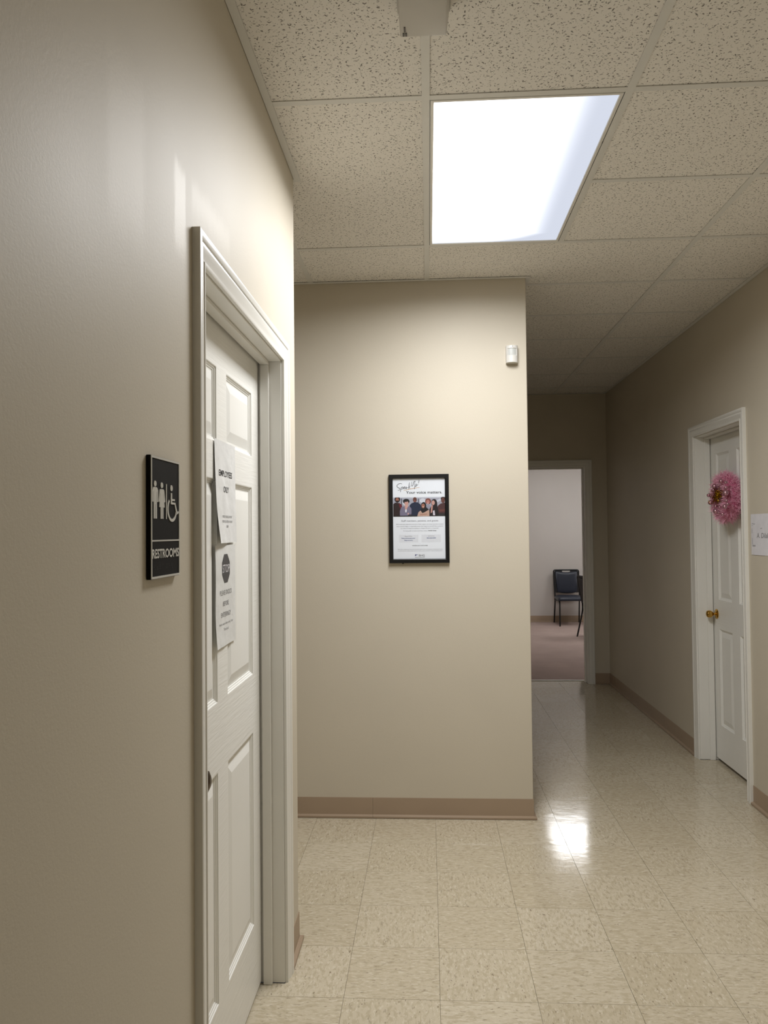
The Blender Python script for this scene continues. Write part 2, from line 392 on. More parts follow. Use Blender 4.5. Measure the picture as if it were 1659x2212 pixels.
# ------------------------------------------------------------------ floor
D1 = (1.643, 2.545)              # left doorway between jamb faces (Y)
D2 = (4.335, 5.078)              # right doorway (Y)
D3 = (0.59, 1.503)               # end doorway (X)
DH = 2.045
solids = [(-9, XL, -9, D1[0]), (-9, XL, D1[1], YL), (-9, -0.60, -9, YL), (-9, XF, YF, 99), (XR, 9, -9, D2[0]), (XR, 9, D2[1], 99), (1.86, 9, -9, 99),
          (-9, D3[0], YE, 99), (D3[1], 9, YE, 99), (-9, 9, YE2, 99), (-9, XS, -9, 99), (-9, 9, -9, YB)]
bm, _ = plate_bm((XS, 1.86, YB, YE2), [s for s in solids], -0.03, -0.0045, lambda a, b, c: (a, b, c))
floor = finish('floor', bm, M['joint']); tag(floor, 'beige flecked vinyl tile floor of the hallway', 'floor', 'structure')
fx, fy, g = 0.0198, 3.6927, 0.0006
full = {}
for i in range(-9, 8):
    for j in range(-22, 15):
        x0, y0 = fx+i*FT, fy+j*FT
        if y0 < -0.3: continue                       # behind the camera the material-coloured slab is never seen
        r = (-FT/2+g, FT/2-g, -FT/2+g, FT/2-g); cx, cy = x0+FT/2, y0+FT/2
        hs = [(s[0]-cx, s[1]-cx, s[2]-cy, s[3]-cy) for s in solids]
        cut = any(h[0] < r[1] and h[1] > r[0] and h[2] < r[3] and h[3] > r[2] for h in hs)
        mt = M['vct_a'] if (i+j) % 2 else M['vct_b']
        if not cut and mt.name in full: o = link(bpy.data.objects.new('floor_tile', full[mt.name]), floor)
        else:
            bm, ok = plate_bm(r, hs if cut else [], -0.004, 0, lambda a, b, c: (a, b, c))
            if not ok: bm.free(); continue
            if not cut:
                es = [e for e in bm.edges if all(v.co.z > -.001 for v in e.verts)]
                bmesh.ops.bevel(bm, geom=es, offset=.0003, segments=1, affect='EDGES')
            o = finish('floor_tile', bm, mt, floor)
            if not cut: full[mt.name] = o.data
        o.location = (cx, cy, 0)
v, f = boxv(XS, XR, YB, -0.34, -.004, -.0001)
tl = mesh('floor_tile_field', v, f, M['vct_a'], floor); tl['kind'] = 'stuff'
fl2 = box('floor', RX0, RX1, YE2+.012, YR1, -.03, 0.004, M['carpet']); tag(fl2, 'mauve brown carpet in the room beyond the doorway', 'carpet', 'structure')
bm, _ = plate_bm((-.012, .016, 0, .006), [], D3[0], D3[1], lambda a, b, c: (c, YE2+.004+a, b))
ts = finish('trim_1', bm, M['metal'], bevel=.002); tag(ts, 'thin metal strip between hall tiles and carpet', 'threshold', 'structure')

# ------------------------------------------------------------------ walls
def wall(name, rect, holes, c0, c1, mp, mat, label, bev=.004):
    bm, _ = plate_bm(rect, holes, c0, c1, mp); return tag(finish(name, bm, mat, bevel=bev), label, 'wall', 'structure')
yz = lambda a, b, c: (c, a, b)
xz = lambda a, b, c: (a, c, b)
ZT = ZC + 0.10
wall('wall_left', (YB, YL, 0, ZT), [(D1[0]-.02, D1[1]+.02, -1, DH+.02)], XL-.12, XL, yz, M['wall_left'], 'beige painted wall on the left with restroom sign and white door')
wall('wall_front', (XS, XF, 0, ZT), [], YF, YF+.14, xz, M['wall'], 'beige painted wall straight ahead carrying the framed poster')
wall('wall_hall', (YF+.14, YE, 0, ZT), [], XF-.12, XF, yz, M['wall'], 'beige wall running down the hall behind the poster wall corner', 0)
wall('wall_right', (YB, YE, 0, ZT), [(D2[0]-.02, D2[1]+.02, -1, DH+.02)], XR, XR+.12, yz, M['wall'], 'beige painted wall on the right with wreath door')
wall('wall_end', (XF-.12, XR+.12, 0, ZT), [(D3[0]-.02, D3[1]+.02, -1, 2.075+.02)], YE, YE2, xz, M['wall'], 'dim beige wall at the end of the hall around the open doorway', 0)
wall('wall_back', (XL-.12, XR+.12, 0, ZT), [], YB-.1, YB, xz, M['wall'], 'beige wall closing the hall behind the viewer', 0)
wall('wall_passage', (YL-.12, YF+.14, 0, ZT), [], XS-.1, XS, yz, M['wall'], 'beige wall at the end of the side passage', 0)
wall('wall_passage_near', (XS, XL-.12, 0, ZT), [], YL-.12, YL, xz, M['wall'], 'beige near wall of the side passage', 0)
wall('wall_far', (RX0-.1, RX1+.1, 0, ZR+.1), [], YR1, YR1+.1, xz, M['wall_far'], 'pale wall of the room beyond the doorway behind the black chairs', 0)
wall('wall_far_left', (YE2, YR1, 0, ZR+.1), [], RX0-.1, RX0, yz, M['wall_far'], 'pale left wall of the room beyond the doorway', 0)
wall('wall_far_right', (YE2, YR1, 0, ZR+.1), [], RX1, RX1+.1, yz, M['wall_far'], 'pale right wall of the room beyond the doorway', 0)
wall('wall_far_near', (XR+.12, RX1+.1, 0, ZR+.1), [], YE2-.06, YE2, xz, M['wall_far'], 'pale near wall of the room beyond the doorway', 0)

# cove base
cove = [(0, .102), (.0025, .102), (.003, .100), (.003, .024), (.0042, .0165), (.0085, .0135), (.0145, .0125), (.0168, .0105), (.0172, .0018), (0, .0018)]
flat = lambda a, b, c: (a, b, c)
def coveb(name, pts, side, label=None, parent=None):
    o = sweep(name, pts, cove, flat, M['base'], parent, side=side)
    if label: tag(o, label, 'baseboard', 'structure')
    return o
CW = .064
b1 = coveb('baseboard_left', [(XL, D1[1]+.005+CW), (XL, YL), (XL-.115, YL)], -1, 'tan cove base around the corner of the left wall')
coveb('base_strip', [(XL, YB), (XL, D1[0]-.005-CW)], -1, None, b1)
b2 = coveb('baseboard_front', [(-0.302, YF), (XF, YF), (XF, YE)], -1, 'tan cove base along the poster wall')
coveb('base_strip', [(XS, YF), (-0.3027, YF)], -1, None, b2)
b3 = coveb('baseboard_right', [(XR, D2[1]+.005+CW), (XR, YE), (D3[1]+.005+.066, YE)], 1, 'tan cove base along the right wall beyond the wreath door')
coveb('base_strip', [(XR, YB), (XR, D2[0]-.005-CW)], 1, None, b3)
coveb('baseboard_far', [(RX0, YR1), (RX1, YR1)], -1, 'tan cove base behind the chairs in the far room').location.z = .004

# ------------------------------------------------------------------ ceiling grid
bm, _ = plate_bm((XS-.1, XR+.12, YB-.1, YE2), [(-9, XL-.12, -9, YL-.12), (-9, XF-.12, YF+.14, 99)], ZC+.045, ZC+.06, flat)
ceil = tag(finish('ceiling', bm, M['deck']), 'suspended ceiling of fissured tiles in a metal grid above the hall', 'ceiling', 'structure')
csol = [(-9, XL, -9, YL), (-9, XF, YF, 99), (XR, 9, -9, 99), (-9, 9, YE, 99), (-9, XS, -9, 99), (-9, 9, -9, YB)]
G0, GY, M2 = 0.0068, 2.3106, 0.6096
gx = lambda i: G0+i*M2
gy = lambda j: GY+j*M2
def ctile(x0, x1, y0, y1):
    e = .003; cx, cy = (x0+x1)/2, (y0+y1)/2
    hs = [(s[0]-cx-e, s[1]-cx+e, s[2]-cy-e, s[3]-cy+e) for s in csol]
    bm, ok = plate_bm((x0-cx+e, x1-cx-e, y0-cy+e, y1-cy-e), hs, .0035, .018, flat)
    if not ok: bm.free(); return
    o = finish('ceiling_tile', bm, M['acoustic'], ceil); o.location = (cx, cy, ZC)
LIGHTS = [(0, 0), (0, -8)]
rows4 = [-8, -6, -4, -2, 0, 2]
for j in rows4:
    ctile(gx(-1), gx(0), gy(j), gy(j+2))
    if (0, j) not in LIGHTS and j < 2: ctile(gx(0), gx(1), gy(j), gy(j+2))
for i in (-2, -3, -4, -5):
    ctile(gx(i), gx(i+1), gy(0), gy(2)); ctile(gx(i), gx(i+1), gy(2), gy(4))
for j in range(-8, 2): ctile(gx(1), gx(2), gy(j), gy(j+1))
for j in range(-8, 9): ctile(gx(2), gx(3), gy(j), gy(j+1))
ctile(gx(0), gx(2), gy(2), gy(3))
for j in range(3, 9): ctile(gx(0), gx(2), gy(j), gy(j+1))
def runner(x0, x1, y0, y1, name='grid_runner', dz=0.0):
    if x1-x0 > y1-y0:
        ym = (y0+y1)/2; a = boxv(x0, x1, y0, y1, ZC+dz, ZC+.0022+dz); b_ = boxv(x0, x1, ym-.0015, ym+.0015, ZC+.002, ZC+.036)
    else:
        xm = (x0+x1)/2; a = boxv(x0, x1, y0, y1, ZC+dz, ZC+.0022+dz); b_ = boxv(xm-.0015, xm+.0015, y0, y1, ZC+.002, ZC+.036)
    return mesh(name, a[0]+b_[0], a[1]+[tuple(k+8 for k in q) for q in b_[1]], M['grid'], ceil)
hw = .012
runner(gx(0)-hw, gx(0)+hw, YB+.02, YF-.02)
runner(gx(1)-hw, gx(1)+hw, YB+.02, gy(2)-hw)
runner(gx(2)-hw, gx(2)+hw, YB+.02, YE-.02)
runner(gx(-1)-hw, gx(-1)+hw, YL+.02, YF-.02)
for i in (-2, -3): runner(gx(i)-hw, gx(i)+hw, YL+.02, YF-.02)
for j in rows4:
    if j <= 0:
        runner(XL+.02, gx(0)-hw, gy(j)-hw, gy(j)+hw, 'cross_tee', .0004)
    else: runner(XS+.02, gx(0)-hw, gy(j)-hw, gy(j)+hw, 'cross_tee', .0004)
    if j < 2: runner(gx(0)+hw, gx(1)-hw, gy(j)-hw, gy(j)+hw, 'cross_tee', .0004)
runner(gx(0)+hw, gx(1)+hw, gy(2)-hw, gy(2)+hw, 'cross_tee', .0004)
for j in range(-7, 3): runner(gx(1)+hw, gx(2)-hw, gy(j)-hw, gy(j)+hw, 'cross_tee', .0004)
for j in range(3, 9): runner(XF+.02, gx(2)-hw, gy(j)-hw, gy(j)+hw, 'cross_tee', .0004)
for j in range(-7, 9): runner(gx(2)+hw, XR-.02, gy(j)-hw, gy(j)+hw, 'cross_tee', .0004)
angle_p = [(0, 0), (.023, 0), (.023, .0016), (.0016, .0016), (.0016, .024), (0, .024)]
def wangle(pts, side):
    return sweep('wall_angle', pts, [(u+.0012, c) for u, c in angle_p], lambda a, b, c: (a, b, ZC-.0008+c), M['grid'], ceil, side=side, smooth=False)
wangle([(XL, YB), (XL, YL), (XS, YL)], -1)
wangle([(XS, YF), (XF, YF), (XF, YE), (XR, YE), (XR, YB)], -1)
cf = box('ceiling', RX0-.1, RX1+.1, YE2-.06, YR1+.1, ZR, ZR+.03, M['acoustic']); tag(cf, 'fissured tile ceiling of the room beyond the doorway', 'ceiling', 'structure')

# ------------------------------------------------------------------ troffer lights
def troffer(cx, cy, z, lens, label, group=None):
    root = empty('ceiling_light', (cx, cy, z)); tag(root, label, 'ceiling light', None, group)
    hx, hy = .2915, .5965
    ring = [(-hx, -hy), (hx, -hy), (hx, hy), (-hx, hy)]
    # lens door: stepped painted steel frame
    pr = [(0, .0035), (.002, -.001), (.011, -.001), (.0125, .0015), (.0125, .006), (0, .008)]
    sweep('lens_frame', ring, pr, flat, M['white'], root, closed=True, side=1, smooth=False)
    lx, ly = hx-.012, hy-.012
    mesh('lens', [(-lx, -ly, .003), (lx, -ly, .003), (lx, ly, .003), (-lx, ly, .003), (-lx, -ly, .006), (lx, -ly, .006), (lx, ly, .006), (-lx, ly, .006)],
         [(0, 1, 2, 3), (4, 5, 6, 7), (0, 1, 5, 4), (1, 2, 6, 5), (2, 3, 7, 6), (3, 0, 4, 7)], lens, root)
    for yy in (-.30, .29): box('latch', hx-.0022, hx-.0004, yy-.006, yy+.006, -.0028, -.0008, M['dark'], root)
    v, f = boxv(-hx, hx, -hy, hy, .012, .040); mesh('housing', v, f, M['white'], root)
    return root
hall_light = troffer((gx(0)+gx(1))/2, gy(1), ZC, M['lens'], 'glowing two by four troffer light set in the hall ceiling grid')
la = bpy.data.lights.new('lamp', 'AREA'); la.shape = 'RECTANGLE'; la.size = .40; la.size_y = 1.06; la.energy = LAMP; la.spread = math.radians(LAMP_SPREAD); la.color = (.985, .99, 1)
lo_ = link(bpy.data.objects.new('lamp', la), hall_light); lo_.location = (-.075, -.045, .0022)
troffer((gx(0)+gx(1))/2, gy(-7), ZC, M['lens_fill'], 'unseen fill light added in the hall ceiling behind the viewer')  # added out of view to fill the near hall with light
troffer(1.925, 10.86, ZR-.012, M['lens_far'], 'troffer light above the chairs in the far room')
troffer(3.45, 10.9, ZR-.012, M['lens_far'], 'troffer light near the right wall of the far room')

# ------------------------------------------------------------------ doors
cas = [(0, 0), (0, .009), (.003, .0105), (.008, .0105), (.010, .0085), (.014, .0085), (.024, .0115), (.034, .0145), (.040, .0150), (.043, .0135), (.046, .0165), (.052, .018), (.061, .018), (.064, .0165), (.064, 0)]
def frame_parts(root, a0, a1, top, mp, depth, stop_c, cw=CW):
    """casing, jambs and stops; mp(a, b, c): a along the wall, b up, c out of the wall towards the hall"""
    k = cw/.064
    o = sweep('casing', [(a0-.005, 0), (a0-.005, top+.005), (a1+.005, top+.005), (a1+.005, 0)], [(u*k, c) for u, c in cas], mp, M['white'], side=1); child(o, root)
    for nm, r in (('jamb', (a0-.019, a0, .002, top)), ('jamb', (a1, a1+.019, .002, top)), ('head_jamb', (a0-.019, a1+.019, top, top+.019))):
        bm, _ = plate_bm(r, [], -depth, -.0005, mp); child(finish(nm, bm, M['white'], bevel=.0012), root)
    if stop_c:
        s0, s1 = stop_c
        for nm, r in (('stop', (a0, a0+.012, .0, top-.012)), ('stop', (a1-.012, a1, .0, top-.012)), ('head_stop', (a0, a1, top-.012, top))):
            bm, _ = plate_bm(r, [], s0, s1, mp); child(finish(nm, bm, M['white'], bevel=.0025), root)
def six_panel(root, a0, a1, b0, b1, cols, rows, mp, face, thick=.035):
    holes = [(c0, c1, r0, r1) for c0, c1 in cols for r0, r1 in rows]
    bm, _ = plate_bm((a0, a1, b0, b1), holes, face-thick, face, mp)
    leaf = finish('door_leaf', bm, M['door']); child(leaf, root)
    rings = [(0, 0), (.0025, -.0005), (.0035, -.003), (.0075, -.0045), (.0085, -.0065), (.0125, -.0075), (.014, -.0095), (.019, -.0095), (.046, -.0025), (.048, -.0022)]
    for (c0, c1, r0, r1) in holes:
        verts, faces = [], []
        for ins, d in rings:
            for (a, b) in ((c0+ins, r0+ins), (c1-ins, r0+ins), (c1-ins, r1-ins), (c0+ins, r1-ins)): verts.append(mp(a, b, face+d))
        n = len(rings)
        for i in range(n-1):
            for k in range(4): faces.append((i*4+k, i*4+(k+1) % 4, (i+1)*4+(k+1) % 4, (i+1)*4+k))
        faces.append(tuple(range((n-1)*4, n*4)))
        p = mesh('panel', verts, faces, M['panel'], recalc=False); p.parent = leaf
    return leaf
ROWS = [(.238, .843), (1.024, 1.62), (1.716, 1.922)]
LF = -0.077                                            # leaf face behind the wall face
mpL = lambda a, b, c: (XL+c, a, b)
d1 = empty('door_1', (XL, (D1[0]+D1[1])/2, 0)); tag(d1, 'white six panel restroom door on the left with taped paper notices', 'door', 'structure')
frame_parts(d1, D1[0], D1[1], DH, mpL, .12, (LF+.0075, -.040))
lf = six_panel(d1, D1[0]+.004, D1[1]-.004, .012, DH-.003, [(1.723, 2.033), (2.133, 2.443)], ROWS, mpL, LF)
kn = lathe('knob', [(0, .062), (.014, .061), (.024, .056), (.0275, .047), (.026, .038), (.018, .031), (.011, .026), (.0105, .008)], (1, 0, 0), (XL+LF, 1.742, .91), M['bronze'])
child(kn, d1); rs = lathe('rose', [(.033, 0), (.033, .003), (.028, .007), (.012, .009)], (1, 0, 0), (XL+LF, 1.742, .91), M['bronze']); rs.parent = kn
mpR = lambda a, b, c: (XR-c, a, b)
d2 = empty('door_2', (XR, (D2[0]+D2[1])/2, 0)); tag(d2, 'white six panel door on the right with pink wreath and brass knob', 'door', 'structure')
LR = -.100
frame_parts(d2, D2[0], D2[1], DH+.012, mpR, .12, (LR+.006, -.060))
six_panel(d2, D2[0]+.003, D2[1]-.003, .022, DH+.009, [(4.452, 4.660), (4.772, 4.985)], [(.238, .843), (1.024, 1.62), (1.735, 1.944)], mpR, LR)
kn = lathe('knob', [(0, .066), (.012, .065), (.020, .061), (.0225, .055), (.0235, .046), (.021, .036), (.014, .028), (.0085, .022), (.0085, .010)], (-1, 0, 0), (XR-LR, 5.02, .932), M['brass'])
child(kn, d2); rs = lathe('rose', [(.031, 0), (.031, .003), (.027, .007), (.012, .010)], (-1, 0, 0), (XR-LR, 5.02, .932), M['brass']); rs.parent = kn
mpE = lambda a, b, c: (a, YE-c, b)
d3 = empty('door_3', ((D3[0]+D3[1])/2, YE, 0)); tag(d3, 'open doorway with white casing at the end of the hall', 'doorway', 'structure')
frame_parts(d3, D3[0], D3[1], 2.075, mpE, YE2-YE, (-.10, -.06), .064)

# ------------------------------------------------------------------ ceiling-mounted housing (top of the frame)
em = empty('ceiling_housing', (0.001, 1.78, ZC)); tag(em, 'white plastic box housing mounted on the ceiling in front of the light', 'ceiling fixture')
def taper(name, lo, hi, z0, z1, mat, parent, bev):
    v = [(lo[0], lo[2], z0), (lo[1], lo[2], z0), (lo[1], lo[3], z0), (lo[0], lo[3], z0), (hi[0], hi[2], z1), (hi[1], hi[2], z1), (hi[1], hi[3], z1), (hi[0], hi[3], z1)]
    f = [(0, 1, 2, 3), (4, 5, 6, 7), (0, 1, 5, 4), (1, 2, 6, 5), (2, 3, 7, 6), (3, 0, 4, 7)]
    return mesh(name, v, f, mat, parent, bevel=bev, smooth=True)
taper('housing', (-.057, .058, -.20, .128), (-.061, .066, -.205, .132), -.072, -.006, M['box_white'], em, .004)
box('mounting_plate', -.064, .069, -.21, .136, -.0062, -.001, M['box_white'], em, .001)
box('test_button', -.0475, -.0435, .088, .106, -.0735, -.0715, M['slot'], em)
for dx in (-.0485, -.0425): box('indicator', dx-.0022, dx+.0022, .110, .122, -.0735, -.0715, M['slot'], em)

# ------------------------------------------------------------------ motion sensor
ms = empty('motion_sensor', (.4395, YF, 2.38)); tag(ms, 'small white motion sensor high on the poster wall corner', 'sensor')
def pirsurf(s, t):
    hwid = .0305*(1-.05*abs(t-.6)); d = .016+.030*math.sqrt(max(0, 1-(s*.93)**2))*(1.0-.22*max(0, t-.55)-.05*(1-t))
    return hwid*s, d
verts, faces = [], []; NS, NT = 28, 30
def inl(s, t): return abs(s) < .72 and .40 < t < .83
for j in range(NT+1):
    t = j/NT
    for i in range(NS+1):
        s = -1+2*i/NS; x, d = pirsurf(s, t)
        if inl(s, t): d -= .0045
        verts.append((x, -d, -.0435+.087*t))
for j in range(NT):
    for i in range(NS): a = j*(NS+1)+i; faces.append((a, a+1, a+NS+2, a+NS+1))
n0 = len(verts)
for j in range(NT+1):
    for s in (-1, 1): x, d = pirsurf(s, j/NT); verts.append((x, 0, -.0435+.087*j/NT))
for j in range(NT):
    a = j*(NS+1); faces.append((a, a+NS+1, n0+2*j+2, n0+2*j)); a += NS; faces.append((a, a+NS+1, n0+2*j+3, n0+2*j+1))
faces.append(tuple(range(NS+1)) + (n0+1, n0)); faces.append(tuple(range(NT*(NS+1), NT*(NS+1)+NS+1)) + (n0+2*NT+1, n0+2*NT))
mesh('body', verts, faces, M['plastic'], ms, smooth=True)
verts, faces = [], []
for j in range(9):
    for i in range(13):
        s = -.66+1.32*i/12; t = .425+.385*j/8; x, d = pirsurf(s, t); verts.append((x, -d+.0032, -.0435+.087*t))
for j in range(8):
    for i in range(12): a = j*13+i; faces.append((a, a+1, a+14, a+13))
lw = mesh('lens_window', verts, faces, M['lens_pir'], ms, smooth='all')
box('indicator', .0005, .0030, -.0452, -.0425, .0365, .0395, M['dark'], ms)

# ------------------------------------------------------------------ framed poster
FX0, FX1, FZ0, FZ1 = -.203, .1075, 1.3095, 1.7685
po = empty('framed_poster', ((FX0+FX1)/2, YF, FZ0)); tag(po, 'black framed Speak Up poster with group photo hanging on the front wall', 'poster')
fr = [(0, 0), (0, .016), (-.002, .018), (-.017, .018), (-.0195, .016), (-.0205, .010), (-.0205, .004), (-.006, .0)]
o = sweep('frame', [(FX0, FZ0), (FX1, FZ0), (FX1, FZ1), (FX0, FZ1)], [(-u, c) for u, c in fr], lambda a, b, c: (a, YF-.001-c, b), M['black_frame'], closed=True, side=1, smooth=False); child(o, po)
child(box('backing_board', FX0+.012, FX1-.012, YF-.0065, YF-.0045, FZ0+.012, FZ1-.012, M['board']), po)
PX = lambda cx: -.1815+(cx-278)*.0002635
PZ = lambda cy: 1.7475-(cy-318)*.0002625
YP = YF-.0073
child(box('print_sheet', PX(270), PX(1313), YP, YP+.0006, PZ(1905), PZ(300), M['print']), po)
def PM(layer): return lambda a, b: (a, YP-.0003-.0001*layer, b)
def pt(s, x0, x1, base, cap, mat, bold=0, layer=1, shear=0, rise=0):
    lettering(s, PX(x0), PX(x1), PZ(base), cap*.0002625, PM(layer), M[mat], po, bold, shear, rise=rise*.0002625)
pt('Your voice matters.', 533, 1243, 618, 54, 'ink', .012)
pt('Staff members, patients, and guests', 435, 1160, 1170, 35, 'ink_grey', .0)
pt('BHG wants every experience to be one of hope, respect, and caring. If you have a concern', 335, 1260, 1231, 19, 'ink_grey')
pt('about unethical, illegal or irresponsible activity, don\'t keep it to yourself. Help us preserve', 340, 1255, 1271, 19, 'ink_grey')
pt('our culture of integrity by speaking to a Program Director or a Supervisor.', 420, 1170, 1311, 19, 'ink_grey')
pt('Or, if you prefer to remain anonymous, contact:', 472, 945, 1361, 19, 'ink_grey'); pt('NAVEX Global', 960, 1120, 1361, 19, 'ink', .02)
pt('Report Online', 500, 645, 1466, 18, 'ink_grey', 0, 2); pt('ReportLineweb.com/', 437, 705, 1507, 20, 'ink_blue', .015, 2); pt('bhgrecovery', 490, 658, 1546, 20, 'ink_blue', .01, 2)
pt('Call Toll Free', 955, 1083, 1466, 18, 'ink_grey', 0, 2); pt('855.256.9493', 933, 1110, 1506, 20, 'ink_blue', .015, 2)
pt('24 HOURS A DAY, 7 DAYS A WEEK', 645, 950, 1650, 15, 'ink', .02)
pt('BHG prohibits retaliation against anyone who in good faith reports a concern or participates in an investigation of a report.', 360, 1240, 1723, 13, 'ink_grey')
pt('Any staff member who retaliates against another for making a report in good faith is subject to disciplinary action.', 360, 1236, 1753, 13, 'ink_grey')
pt('BHG', 775, 886, 1858, 42, 'ink_dark', .0); pt('Behavioral Health Group', 700, 888, 1880, 11, 'ink', .02)
def polyp(name, polys, parent, mp):
    verts, faces, fm, mats, names = [], [], [], [], {}
    for li, (colr, pts) in enumerate(polys):
        if colr not in names: names[colr] = len(mats); mats.append(plain('print tone %d %d %d' % colr, srgb(*colr), .55, var=.05, scale=150))
        b0 = len(verts); verts += [mp(x, y, li) for x, y in pts]; faces.append(tuple(range(b0, len(verts)))); fm.append(names[colr])
    o = mesh(name, verts, faces, None, None, recalc=False, mats=mats, fm=fm); child(o, parent); return o
def ell(cx, cy, rx, ry, n=18, a0=0, a1=360): return [(cx+rx*math.cos(math.radians(a0+(a1-a0)*i/n)), cy+ry*math.sin(math.radians(a0+(a1-a0)*i/n))) for i in range(n + (a1-a0 != 360))]
R_ = lambda x0, x1, y0, y1: [(x0, y0), (x1, y0), (x1, y1), (x0, y1)]
polyp('info_box', [((233, 237, 244), R_(385, 765, 1430, 1580)), ((233, 237, 244), R_(830, 1210, 1430, 1580))], po, lambda x, y, l: (PX(x), YP-.0001, PZ(y)))
polyp('logo_mark', [((40, 56, 116), [(700, 1818), (724, 1818), (722, 1834), (712, 1848), (700, 1852)]), ((92, 108, 160), [(728, 1818), (744, 1818), (740, 1830), (728, 1832)]), ((170, 176, 200), [(748, 1818), (764, 1818), (760, 1824), (748, 1824)])], po, lambda x, y, l: (PX(x), YP-.0004, PZ(y)))
SK1, SK2, SK3, SK4 = (206, 160, 150), (104, 62, 54), (168, 112, 92), (122, 76, 66)
photo = [((170, 172, 186), R_(279, 1303, 688, 1068)), ((196, 200, 212), R_(279, 1303, 688, 712)), ((62, 64, 82), R_(435, 450, 710, 860)), ((62, 64, 82), R_(768, 782, 715, 820)),
 ((214, 218, 228), ell(520, 790, 60, 60)), ((216, 220, 230), ell(860, 760, 60, 46)), ((208, 212, 224), [(1110, 760), (1215, 715), (1215, 760), (1130, 800)]),
 ((40, 22, 24), [(279, 1066), (279, 820), (320, 792), (400, 800), (450, 838), (458, 900), (440, 1066)]), ((110, 26, 38), [(385, 810), (430, 820), (452, 850), (446, 930), (410, 900)]),
 ((30, 24, 26), ell(362, 728, 56, 60)), (SK4, ell(360, 735, 34, 44)), ((44, 30, 28), ell(360, 772, 26, 22)), (SK3, ell(360, 726, 28, 24)),
 ((26, 38, 66), [(600, 850), (640, 808), (700, 786), (760, 790), (820, 835), (838, 940), (800, 1066), (620, 1066)]), (SK2, ell(706, 738, 38, 52)), ((150, 88, 78), ell(704, 762, 18, 14)),
 ((124, 120, 144), [(410, 1066), (408, 960), (440, 880), (520, 858), (600, 868), (638, 910), (636, 1040), (600, 1066)]), ((60, 56, 66), [(560, 1068), (575, 1030), (640, 1020), (640, 1068)]),
 (SK1, [(500, 850), (570, 850), (548, 920), (520, 950)]), ((230, 230, 238), [(512, 930), (548, 930), (540, 985), (515, 985)]), ((24, 22, 28), ell(536, 768, 66, 50)), (SK1, ell(540, 806, 40, 44)), ((24, 22, 28), [(490, 770), (520, 742), (570, 742), (590, 790), (560, 770), (530, 782)]), ((216, 170, 160), ell(552, 862, 20, 30)), ((216, 170, 160), ell(574, 1014, 14, 18)),
 ((150, 150, 166), [(920, 860), (980, 840), (1030, 880), (1000, 960), (930, 920)]), ((128, 72, 64), ell(966, 772, 58, 60)), ((190, 130, 120), ell(962, 785, 34, 42)), ((236, 226, 226), [(944, 806), (980, 806), (962, 820)]),
 ((26, 18, 24), [(985, 1066), (990, 930), (1030, 870), (1110, 860), (1170, 900), (1200, 1066)]), ((24, 16, 22), ell(1084, 800, 58, 72)), ((24, 16, 22), [(1110, 780), (1142, 800), (1150, 930), (1110, 920)]), (SK1, ell(1066, 802, 32, 46)), ((200, 150, 140), [(1030, 850), (1060, 850), (1044, 990), (1012, 1010)]), ((222, 214, 226), [(1058, 960), (1090, 950), (1100, 1050), (1062, 1050)]),
 ((76, 44, 46), [(1150, 870), (1210, 820), (1303, 800), (1303, 1066), (1180, 1066)]), ((36, 22, 26), ell(1262, 722, 48, 36)), (SK2, ell(1258, 756, 36, 52)), ((106, 60, 56), [(1170, 940), (1303, 930), (1303, 970), (1200, 985)]), ((40, 38, 40), R_(1170, 1303, 1010, 1066)),
 ((196, 164, 148), [(750, 1066), (775, 985), (830, 945), (960, 930), (990, 960), (988, 1066)]), ((20, 20, 26), ell(878, 858, 52, 72)), ((20, 20, 26), [(830, 900), (930, 890), (980, 935), (900, 985), (852, 1004), (820, 960)]), (SK3, ell(868, 862, 32, 46)), ((240, 232, 228), [(850, 876), (886, 876), (868, 890)]), ((176, 130, 112), [(800, 1030), (940, 1014), (950, 1030), (810, 1046)]), ((18, 16, 20), R_(279, 750, 1052, 1068))]
polyp('printed_photo', [(c, [(min(max(x, 279), 1303), min(max(y, 688), 1068)) for x, y in p]) for c, p in photo], po, lambda x, y, l: (PX(x), YP-.0003-.00002*l, PZ(y)))
def stroke2d(pts, wd, taper_=.5):
    P = []
    for i in range(len(pts)-1):
        p0, p1, p2, p3 = [Vector(pts[min(max(k, 0), len(pts)-1)]) for k in (i-1, i, i+1, i+2)]
        for t in [q/6 for q in range(6)]:
            P.append(.5*((2*p1)+(p2-p0)*t+(2*p0-5*p1+4*p2-p3)*t*t+(3*p1-p0-3*p2+p3)*t**3))
    P.append(Vector(pts[-1])); vs, fs = [], []
    for i, p in enumerate(P):
        d = (P[min(i+1, len(P)-1)]-P[max(i-1, 0)]); d = d.normalized() if d.length else Vector((1, 0)); n = Vector((-d.y, d.x))
        ww = wd*(1-taper_*abs(2*i/(len(P)-1)-1)**2); vs += [p+n*ww, p-n*ww]
    for i in range(len(P)-1): fs.append((2*i, 2*i+1, 2*i+3, 2*i+2))
    return vs, fs
def strokes(name, lst, wd, mp, mat, parent, taper_=.5):
    V_, F_ = [], []
    for s in lst:
        v, f = stroke2d(s, wd, taper_); b0 = len(V_); V_ += v; F_ += [tuple(k+b0 for k in q) for q in f]
    o = mesh(name, [mp(p.x, p.y) for p in V_], F_, mat, None, recalc=False); child(o, parent); return o
